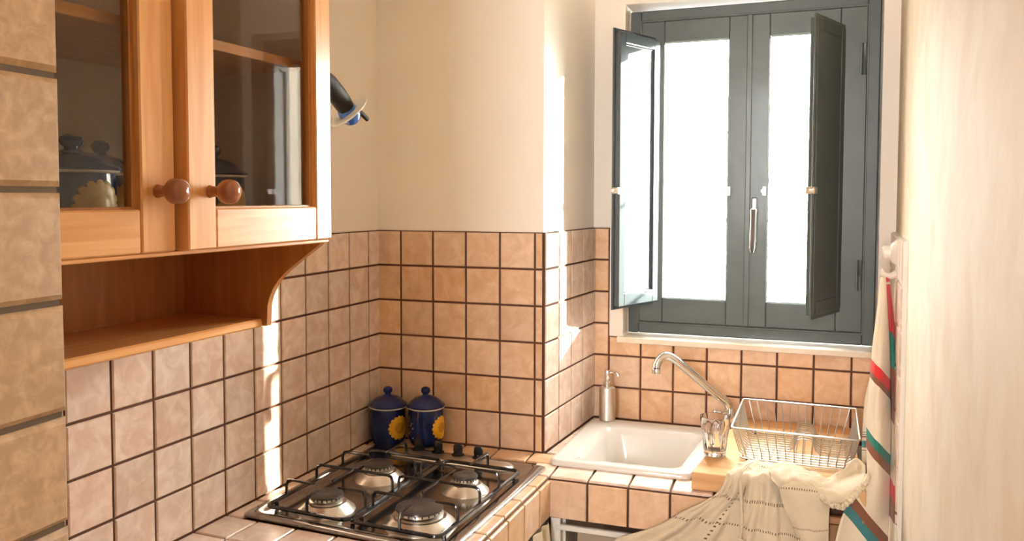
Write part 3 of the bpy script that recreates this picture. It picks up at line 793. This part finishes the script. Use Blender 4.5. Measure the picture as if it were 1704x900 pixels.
# soap dispenser
sd_ = thing('soap_dispenser', 'brushed steel soap dispenser on the back left corner of the sink', 'dispenser', (6.06, 3.35, -5.85))
MB().lathe([(0, 0), (.235, 0), (.25, .02), (.25, .05), (.245, .93), (.23, 1.0), (.16, 1.03), (0, 1.03)], 36).build('bottle', M_steel_b, sd_)
MB().lathe([(0, 1.03), (.125, 1.03), (.125, 1.19), (.10, 1.21), (.055, 1.22), (.055, 1.26), (.09, 1.27), (.10, 1.3), (.10, 1.5), (.085, 1.53), (0, 1.54)], 24).build('pump', M_chrome, sd_)
MB().tube([(.05, 0, 1.45), (.18, -.02, 1.46), (.28, -.04, 1.44), (.34, -.05, 1.38)], [.045, .035, .03, .025], 10).build('nozzle', M_chrome, sd_)

# wooden board
bd = MB()
bl_ = [(9.10, -1.64), (12.90, -1.64), (12.95, 3.75), (10.02, 3.75), (9.98, 2.7), (9.72, 2.5)]
bmm = bmesh.new(); vs_ = [bmm.verts.new((x, y, -5.985)) for x, y in bl_]; f = bmm.faces.new(vs_)
ex = bmesh.ops.extrude_face_region(bmm, geom=[f]); bmesh.ops.translate(bmm, vec=(0, 0, .435), verts=[v for v in ex['geom'] if isinstance(v, bmesh.types.BMVert)])
bmesh.ops.bevel(bmm, geom=bmm.edges[:], offset=.045, segments=3, profile=.5, affect='EDGES'); bmm.verts.index_update()
bd.add([v.co[:] for v in bmm.verts], [[v.index for v in f.verts] for f in bmm.faces]); bmm.free()
board = tag(bd.build('wooden_board', M_board), 'thick pale wooden board lying across the sink worktop beneath the dish rack', 'board')

# faucet
fc = thing('faucet', 'chrome mixer tap with long angled swivel spout behind the sink', 'tap', (9.68, 3.14, -5.92))
def f3(P): return [(x-9.68, y-3.14, z+5.92) for x, y, z in P]
MB().lathe([(0, 0), (.23, 0), (.23, .03), (.19, .06), (.17, .5), (.15, .75), (.13, .80), (0, .8)], 28).build('tap_body', M_chrome, fc)
pts = catmull(f3([(9.66, 3.12, -5.30), (9.655, 3.12, -5.10), (9.60, 3.08, -4.95), (9.48, 3.02, -4.84), (9.2, 2.86, -4.60), (8.8, 2.6, -4.20), (8.45, 2.36, -3.86), (8.26, 2.22, -3.67), (8.11, 2.15, -3.57), (7.96, 2.1, -3.54), (7.83, 2.02, -3.61), (7.76, 1.97, -3.75), (7.74, 1.95, -3.86)]), 4)
MB().tube(pts, .118, 16).build('spout', M_chrome, fc)
MB().lathe([(0, -.16), (.11, -.16), (.125, -.14), (.125, -.02), (.115, 0), (0, 0)], 24, f3([(7.74, 1.95, -3.87)])[0]).build('aerator', M_chrome, fc)
hk = MB(); hk.tube([(-.05, -.08, .62), (-.22, -.16, .64), (-.36, -.22, .66)], [.07, .06, .08], 10)
hk.lathe([(0, -.09), (.07, -.08), (.09, 0), (.07, .08), (0, .09)], 16, (-.40, -.24, .67)); hk.tube([(0, -.1, .62), (-.02, -.3, .60), (-.04, -.40, .60)], [.06, .05, .07], 10)
hk.lathe([(0, -.08), (.06, -.07), (.08, 0), (.06, .07), (0, .08)], 16, (-.04, -.44, .60)); hk.build('tap_handle', M_chrome, fc)

# tumbler
tm = MB(); n = 60; R0_ = .27; Ht = .98
outer = []
def ring_t(r, z, fl=0.):
    return [((r*(1-fl*abs(sin(5*2*pi*k/n))**2))*cos(2*pi*k/n), (r*(1-fl*abs(sin(5*2*pi*k/n))**2))*sin(2*pi*k/n), z) for k in range(n)]
tr = [ring_t(.02, .0), ring_t(.24, .0), ring_t(.265, .02), ring_t(.272, .08, .03), ring_t(.285, .2, .07), ring_t(.31, .4, .08), ring_t(.33, .58, .07), ring_t(.345, .66, .03), ring_t(.35, .72), ring_t(.375, .97), ring_t(.372, .985), ring_t(.355, .985),
      ring_t(.335, .74), ring_t(.318, .62), ring_t(.29, .38), ring_t(.262, .17), ring_t(.22, .13), ring_t(.02, .12)]
tm.loft(tr, True, True, True)
to = tm.build('tumbler', M_tumbler, None, 60); to.location = (9.52, -.12, -5.545); tag(to, 'clear patterned drinking glass standing on the wooden board', 'glass')

# ---------------------------------------------------------------- dish rack
rk = thing('dish_rack', 'chrome wire dish rack standing on the wooden board by the window', 'dish rack', (11.43, .85, -5.53), -.045)
TX0, TX1, TY0, TY1, TZ = -1.42, 1.46, -1.58, 1.55, .86
BX0, BX1, BY0, BY1, BZ = -1.22, 1.28, -1.30, 1.40, .06
MB().tube(rrect(TX0, TX1, TY0, TY1, .1, TZ, 4), .026, 8, closed=True).build('rim', M_wire, rk)
MB().tube(rrect(BX0, BX1, BY0, BY1, .1, BZ, 4), .022, 8, closed=True).build('base_ring', M_wire, rk)
nx = 13
for i in range(nx):
    t = (i+.7)/(nx+.4); xt = TX0+(TX1-TX0)*t; xb = BX0+(BX1-BX0)*t
    MB().tube([(xt, TY0, TZ), (xb, BY0-.03, BZ+.12), (xb, BY0+.08, BZ), (xb, BY1-.08, BZ), (xb, BY1+.03, BZ+.12), (xt, TY1, TZ)], .015, 6).build('wire', M_wire, rk)
ny = 13
for i in range(ny):
    t = (i+.7)/(ny+.4); yt = TY0+(TY1-TY0)*t; yb = BY0+(BY1-BY0)*t
    z_ = BZ+.02
    mid = [(BX0+.1, yb, z_), (-.12, yb, z_), (-.02, yb, z_+.10), (.06, yb, z_+.30), (.16, yb, z_+.34), (.34, yb, z_+.34), (.44, yb, z_+.28), (.5, yb, z_+.08), (.62, yb, z_), (BX1-.1, yb, z_)] if i > 3 else [(BX0+.1, yb, z_), (BX1-.1, yb, z_)]
    MB().tube([(TX0, yt, TZ), (BX0-.03, yb, BZ+.12)]+mid+[(BX1+.03, yb, BZ+.12), (TX1, yt, TZ)], .015, 6).build('wire', M_wire, rk)
for (a, b) in ((BX0+.15, BY0+.15), (BX1-.15, BY0+.15), (BX0+.15, BY1-.15), (BX1-.15, BY1-.15)):
    MB().lathe([(0, -.02), (.04, -.02), (.04, .05), (0, .06)], 8, (a, b, 0)).build('foot', M_black, rk)

# ---------------------------------------------------------------- embroidered cloth over the board's front edge
cl = thing('embroidered_cloth', 'crumpled cream embroidered cloth draped over the front of the wooden board', 'cloth', (11, -1.7, -5.53))
def c3(P): return [(x-11, y+1.7, z+5.53) for x, y, z in P]
rows_ = [
 [(10.35, -.55, -5.51), (10.5, -.5, -5.50), (10.75, -.62, -5.47), (11.0, -.8, -5.44), (11.3, -.9, -5.46), (11.6, -1.0, -5.45), (11.9, -1.1, -5.48)],
 [(10.12, -1.0, -5.50), (10.36, -1.0, -5.42), (10.6, -1.0, -5.46), (10.9, -1.1, -5.38), (11.2, -1.2, -5.43), (11.6, -1.25, -5.40), (11.95, -1.3, -5.44)],
 [(9.99, -1.45, -5.50), (10.2, -1.5, -5.42), (10.45, -1.5, -5.46), (10.8, -1.55, -5.38), (11.15, -1.6, -5.42), (11.6, -1.6, -5.38), (12.0, -1.6, -5.43)],
 [(9.92, -1.72, -5.56), (10.12, -1.82, -5.50), (10.40, -1.76, -5.54), (10.75, -1.86, -5.47), (11.15, -1.78, -5.52), (11.6, -1.86, -5.46), (12.02, -1.74, -5.52)],
 [(9.72, -1.78, -5.92), (10.02, -1.95, -5.86), (10.34, -1.80, -5.92), (10.72, -1.93, -5.9), (11.15, -1.84, -5.93), (11.62, -1.95, -5.9), (12.06, -1.82, -5.95)],
 [(8.95, -1.86, -6.42), (9.55, -2.02, -6.38), (10.18, -1.85, -6.42), (10.66, -2.02, -6.45), (11.15, -1.9, -6.48), (11.62, -2.08, -6.45), (12.05, -1.88, -6.5)],
 [(8.30, -1.90, -6.88), (9.1, -2.10, -6.90), (9.95, -1.88, -6.96), (10.58, -2.1, -7.0), (11.13, -1.95, -7.05), (11.6, -2.15, -7.0), (12.02, -1.92, -7.05)],
 [(7.40, -1.80, -7.28), (8.6, -2.15, -7.48), (9.65, -1.92, -7.6), (10.5, -2.18, -7.7), (11.1, -2.0, -7.75), (11.6, -2.22, -7.7), (11.98, -1.98, -7.7)],
 [(7.35, -1.85, -7.55), (8.3, -2.15, -8.3), (9.4, -1.95, -8.5), (10.4, -2.2, -8.6), (11.05, -2.0, -8.7), (11.6, -2.25, -8.7), (11.95, -2.0, -8.7)]]
G = smooth_net([c3(r) for r in rows_], 14, 7)
for i, r in enumerate(G):
    a = i/(len(G)-1); fa = max(0, a-.28)*1.4
    for k in range(len(r)):
        b = k/(len(r)-1); x, y, z = r[k]
        fold = (.10*sin(b*34+1.2*sin(a*5))+.05*sin(b*71+2*a)+.02*sin(b*17-a*19))*min(1, fa*2.2)*(1.3 if b < .4 else .75)
        wr = .022*sin(b*40+a*23)*(1 if a < .35 else 0)+.010*sin(b*19-a*31)*(1 if a < .35 else .3)
        q = Vector((x, y, z)); cr_ = .075*noise.noise(q*2.3)+.045*noise.noise(q*5.1+Vector((3, 1, 7)))
        yy = y-fold-.03*fa-cr_*(1 if a > .3 else .3); z += abs(cr_)*.9 if a < .36 else 0
        if z < -.42: yy = min(yy, -.22)
        r[k] = (x, yy, z+wr)
sheet('main_drape', G, M_cloth, cl, lambda a, b, p: (b, a), .025)
# overlapping strip that falls in front
rows_ = [[(11.05, -1.62, -5.32), (11.4, -1.7, -5.28), (11.8, -1.7, -5.32), (12.15, -1.62, -5.38)],
 [(11.08, -2.00, -5.50), (11.45, -2.08, -5.46), (11.85, -2.06, -5.48), (12.2, -1.98, -5.52)],
 [(11.15, -2.12, -5.85), (11.5, -2.22, -5.85), (11.85, -2.16, -5.85), (12.12, -2.06, -5.83)],
 [(11.36, -2.16, -6.3), (11.62, -2.28, -6.3), (11.88, -2.2, -6.3), (12.1, -2.1, -6.3)],
 [(11.58, -2.2, -6.8), (11.76, -2.34, -6.8), (11.96, -2.24, -6.8), (12.12, -2.14, -6.8)],
 [(11.72, -2.2, -7.4), (11.88, -2.34, -7.4), (12.04, -2.26, -7.4), (12.16, -2.16, -7.4)],
 [(11.9, -2.2, -8.4), (12.0, -2.34, -8.4), (12.1, -2.26, -8.4), (12.22, -2.16, -8.4)]]
G = smooth_net([c3(r) for r in rows_], 8, 7)
G = [[(x, y-.05*noise.noise(Vector((x, y, z))*4), z+.03*noise.noise(Vector((x, y, z))*6)) for x, y, z in r_] for r_ in G]
sheet('folded_strip', G, M_cloth, cl, lambda a, b, p: (.3+b*.45, a*1.0), .03)
# curled flap with the lace end
flap = [[(10.87, -1.75, -5.38), (10.9, -1.5, -5.28), (11.24, -1.25, -5.22), (11.63, -1.3, -5.34), (12.04, -1.5, -5.44), (12.37, -1.4, -5.24), (12.71, -1.2, -4.97), (12.89, -1.3, -5.1)],
 [(10.9, -1.9, -5.47), (11.0, -1.75, -5.33), (11.3, -1.6, -5.27), (11.69, -1.7, -5.36), (12.05, -1.8, -5.41), (12.38, -1.55, -5.37), (12.7, -1.3, -5.26), (12.89, -1.5, -5.2)],
 [(10.99, -2.0, -5.51), (11.11, -1.95, -5.39), (11.37, -1.9, -5.35), (11.72, -1.95, -5.4), (11.99, -2.05, -5.49), (12.36, -2.1, -5.5), (12.65, -2.0, -5.3), (12.87, -1.8, -5.2)],
 [(11.09, -2.05, -5.56), (11.22, -2.02, -5.46), (11.43, -2.0, -5.42), (11.74, -2.02, -5.44), (11.97, -2.12, -5.62), (12.35, -2.2, -5.7), (12.64, -2.15, -5.42), (12.84, -2.0, -5.21)]]
G = smooth_net([c3(r) for r in flap], 8, 6)
G = [[(x, y-.05*noise.noise(Vector((x, y, z))*5), z+.035*noise.noise(Vector((x, y, z))*6)) for x, y, z in r_] for r_ in G]
sheet('curled_flap', G, M_linen, cl, lambda a, b, p: (b*.2+.3, a*.1), .035)
lace = MB(); e_ = catmull(c3([(11.95, -2.16, -5.60), (12.12, -2.22, -5.70), (12.35, -2.26, -5.73), (12.5, -2.24, -5.60), (12.64, -2.20, -5.44), (12.74, -2.12, -5.32), (12.84, -2.04, -5.20), (12.9, -1.8, -5.14)]), 12)
rl_ = random.Random(3)
lace.tube([(x, y-.02*rl_.random(), z-.04*rl_.random()) for x, y, z in e_], [.045+.03*abs(sin(i*1.3)) for i in range(len(e_))], 8)
lace.build('lace_edge', M_linen, cl)
hem = MB(); hem.tube(catmull(c3([(10.45, -.95, -5.40), (10.28, -1.4, -5.38), (10.22, -1.80, -5.46), (10.26, -2.0, -5.9), (10.28, -2.04, -6.5), (10.24, -2.06, -6.9)]), 6), .035, 8)
hem.build('rolled_hem', M_linen, cl)
hem = MB(); hem.tube(catmull(c3([(10.24, -2.1, -6.86), (10.32, -2.22, -6.94), (10.5, -2.2, -6.90), (10.66, -2.18, -6.84)]), 6), [.05]*19, 8)
hem.tube(catmull(c3([(10.2, -2.12, -6.82), (10.38, -2.2, -6.84), (10.44, -2.2, -7.0), (10.3, -2.18, -7.04), (10.2, -2.12, -6.95)]), 5), .03, 8); hem.build('knot', M_linen, cl)

# ---------------------------------------------------------------- hook and striped towel
hkw = thing('wall_hook', 'white plastic hook fixed on the tiled right wall above the towel', 'hook', (13.72, .45, -.92))
a_ = MB(); a_.lathe([(0, .0), (.30, .0), (.31, -.06), (.24, -.16), (.17, -.2), (.16, -.34), (.13, -.37), (0, -.38)], 28, (-.04, 0, .55), 'x'); a_.build('suction_cup', M_white, hkw)
a_ = MB(); a_.box(-.10, -.02, -.12, .12, -.10, .5, .02); a_.tube([(-.06, 0, .05), (-.2, -.02, -.02), (-.34, -.05, .0), (-.42, -.08, .08), (-.43, -.09, .16)], [.09, .09, .08, .06, .04], 10); a_.build('hook_arm', M_white, hkw)
tw = thing('striped_towel', 'cream towel with red, brown and green stripes hanging from the white hook', 'towel', (13.3, .2, -1.0))
NET = [[(13.29, 0.25, -0.97), (13.32, 0.2, -0.95), (13.36, 0.25, -0.95), (13.4, 0.3, -0.97), (13.45, 0.4, -1.0)], [(13.23, 0.15, -1.65), (13.29, 0.0, -1.6), (13.39, 0.1, -1.59), (13.48, 0.3, -1.63), (13.55, 0.45, -1.7)], [(13.13, -0.0, -2.52), (13.26, -0.2, -2.57), (13.47, 0.1, -2.75), (13.56, 0.1, -2.72), (13.66, 0.4, -2.74)], [(13.07, -0.1, -3.34), (13.21, -0.4, -3.33), (13.5, 0.1, -3.5), (13.6, 0.0, -3.44), (13.66, 0.3, -3.47)], [(13.01, -0.3, -4.16), (13.19, -0.6, -4.13), (13.51, -0.1, -4.31), (13.6, -0.3, -4.23), (13.66, 0.1, -4.28)], [(12.98, -0.6, -4.87), (13.16, -0.9, -4.84), (13.49, -0.4, -5.03), (13.58, -0.7, -4.9), (13.66, -0.2, -5.0)], [(12.91, -1.2, -5.46), (13.11, -1.3, -5.52), (13.45, -0.8, -5.7), (13.54, -1.1, -5.58), (13.62, -0.7, -5.67)], [(12.43, -2.0, -5.9), (12.88, -1.7, -6.22), (13.4, -1.2, -6.37), (13.51, -1.5, -6.24), (13.60, -1.1, -6.33)], [(12.23, -2.2, -6.62), (12.76, -1.9, -6.8), (13.36, -1.5, -7.01), (13.50, -1.7, -6.9), (13.60, -1.3, -6.99)], [(12.08, -2.3, -7.67), (12.71, -2.0, -7.77), (13.34, -1.6, -7.92), (13.49, -1.8, -7.8), (13.60, -1.4, -7.88)]]
def t3(P): return [(x-13.3, y-.2, z+1.0) for x, y, z in P]
G = smooth_net([t3(r) for r in NET], 8, 8)
for i, r in enumerate(G):
    a = i/(len(G)-1)
    for k in range(len(r)):
        b = k/(len(r)-1); x, y, z = r[k]; r[k] = (x, y-.04*sin(b*16+a*3)*min(1, a*3), z)
half = len(G[0])//2
def uv_front(a, b, p):      # stripe phase: falls with height, rises to the right
    x, z = p[0]+13.3, p[2]-1.0
    py = 330-(z-.93)*68; px = 1480+(x-13.5)*66
    t = py-1.35*(px-1455)
    return ((t-520)/(1000-520)*1.0*.98+.06, a)
def uv_side(a, b, p):
    x, z = p[0]+13.3, p[2]-1.0
    py = 330-(z-.93)*68; px = 1480+(x-13.5)*66
    t = py-2.6*max(0, px-1480)
    return (1.0+(t-470)/(1000-470)*1.0, a)
sheet('front_fold', [r[:half+1] for r in G], M_towel, tw, uv_front, .03)
sheet('side_fold', [r[half:] for r in G], M_towel, tw, uv_side, .03)
NB = [[(13.1, 0.35, -3.4), (13.3, 0.35, -3.4)], [(12.98, 0.15, -3.9), (13.25, 0.1, -3.9)], [(12.93, -0.05, -4.76), (13.2, -0.2, -4.7)], [(12.93, -0.25, -5.35), (13.2, -0.5, -5.3)]]
G = smooth_net([t3(r) for r in NB], 4, 6)
sheet('rear_fold', G, M_towel, tw, lambda a, b, p: (.92 if .62 < a < .72 else (.72+.0 if .72 <= a < .8 else .3), a), .03)

# ---------------------------------------------------------------- decimetres to metres
done = set()
S = Matrix.Scale(.1, 4)
bpy.context.view_layer.update()
for o in SC.objects:
    if o.type == 'MESH' and o.data.name not in done:
        o.data.transform(S); done.add(o.data.name)
    o.location = o.location*.1
bpy.context.view_layer.update()
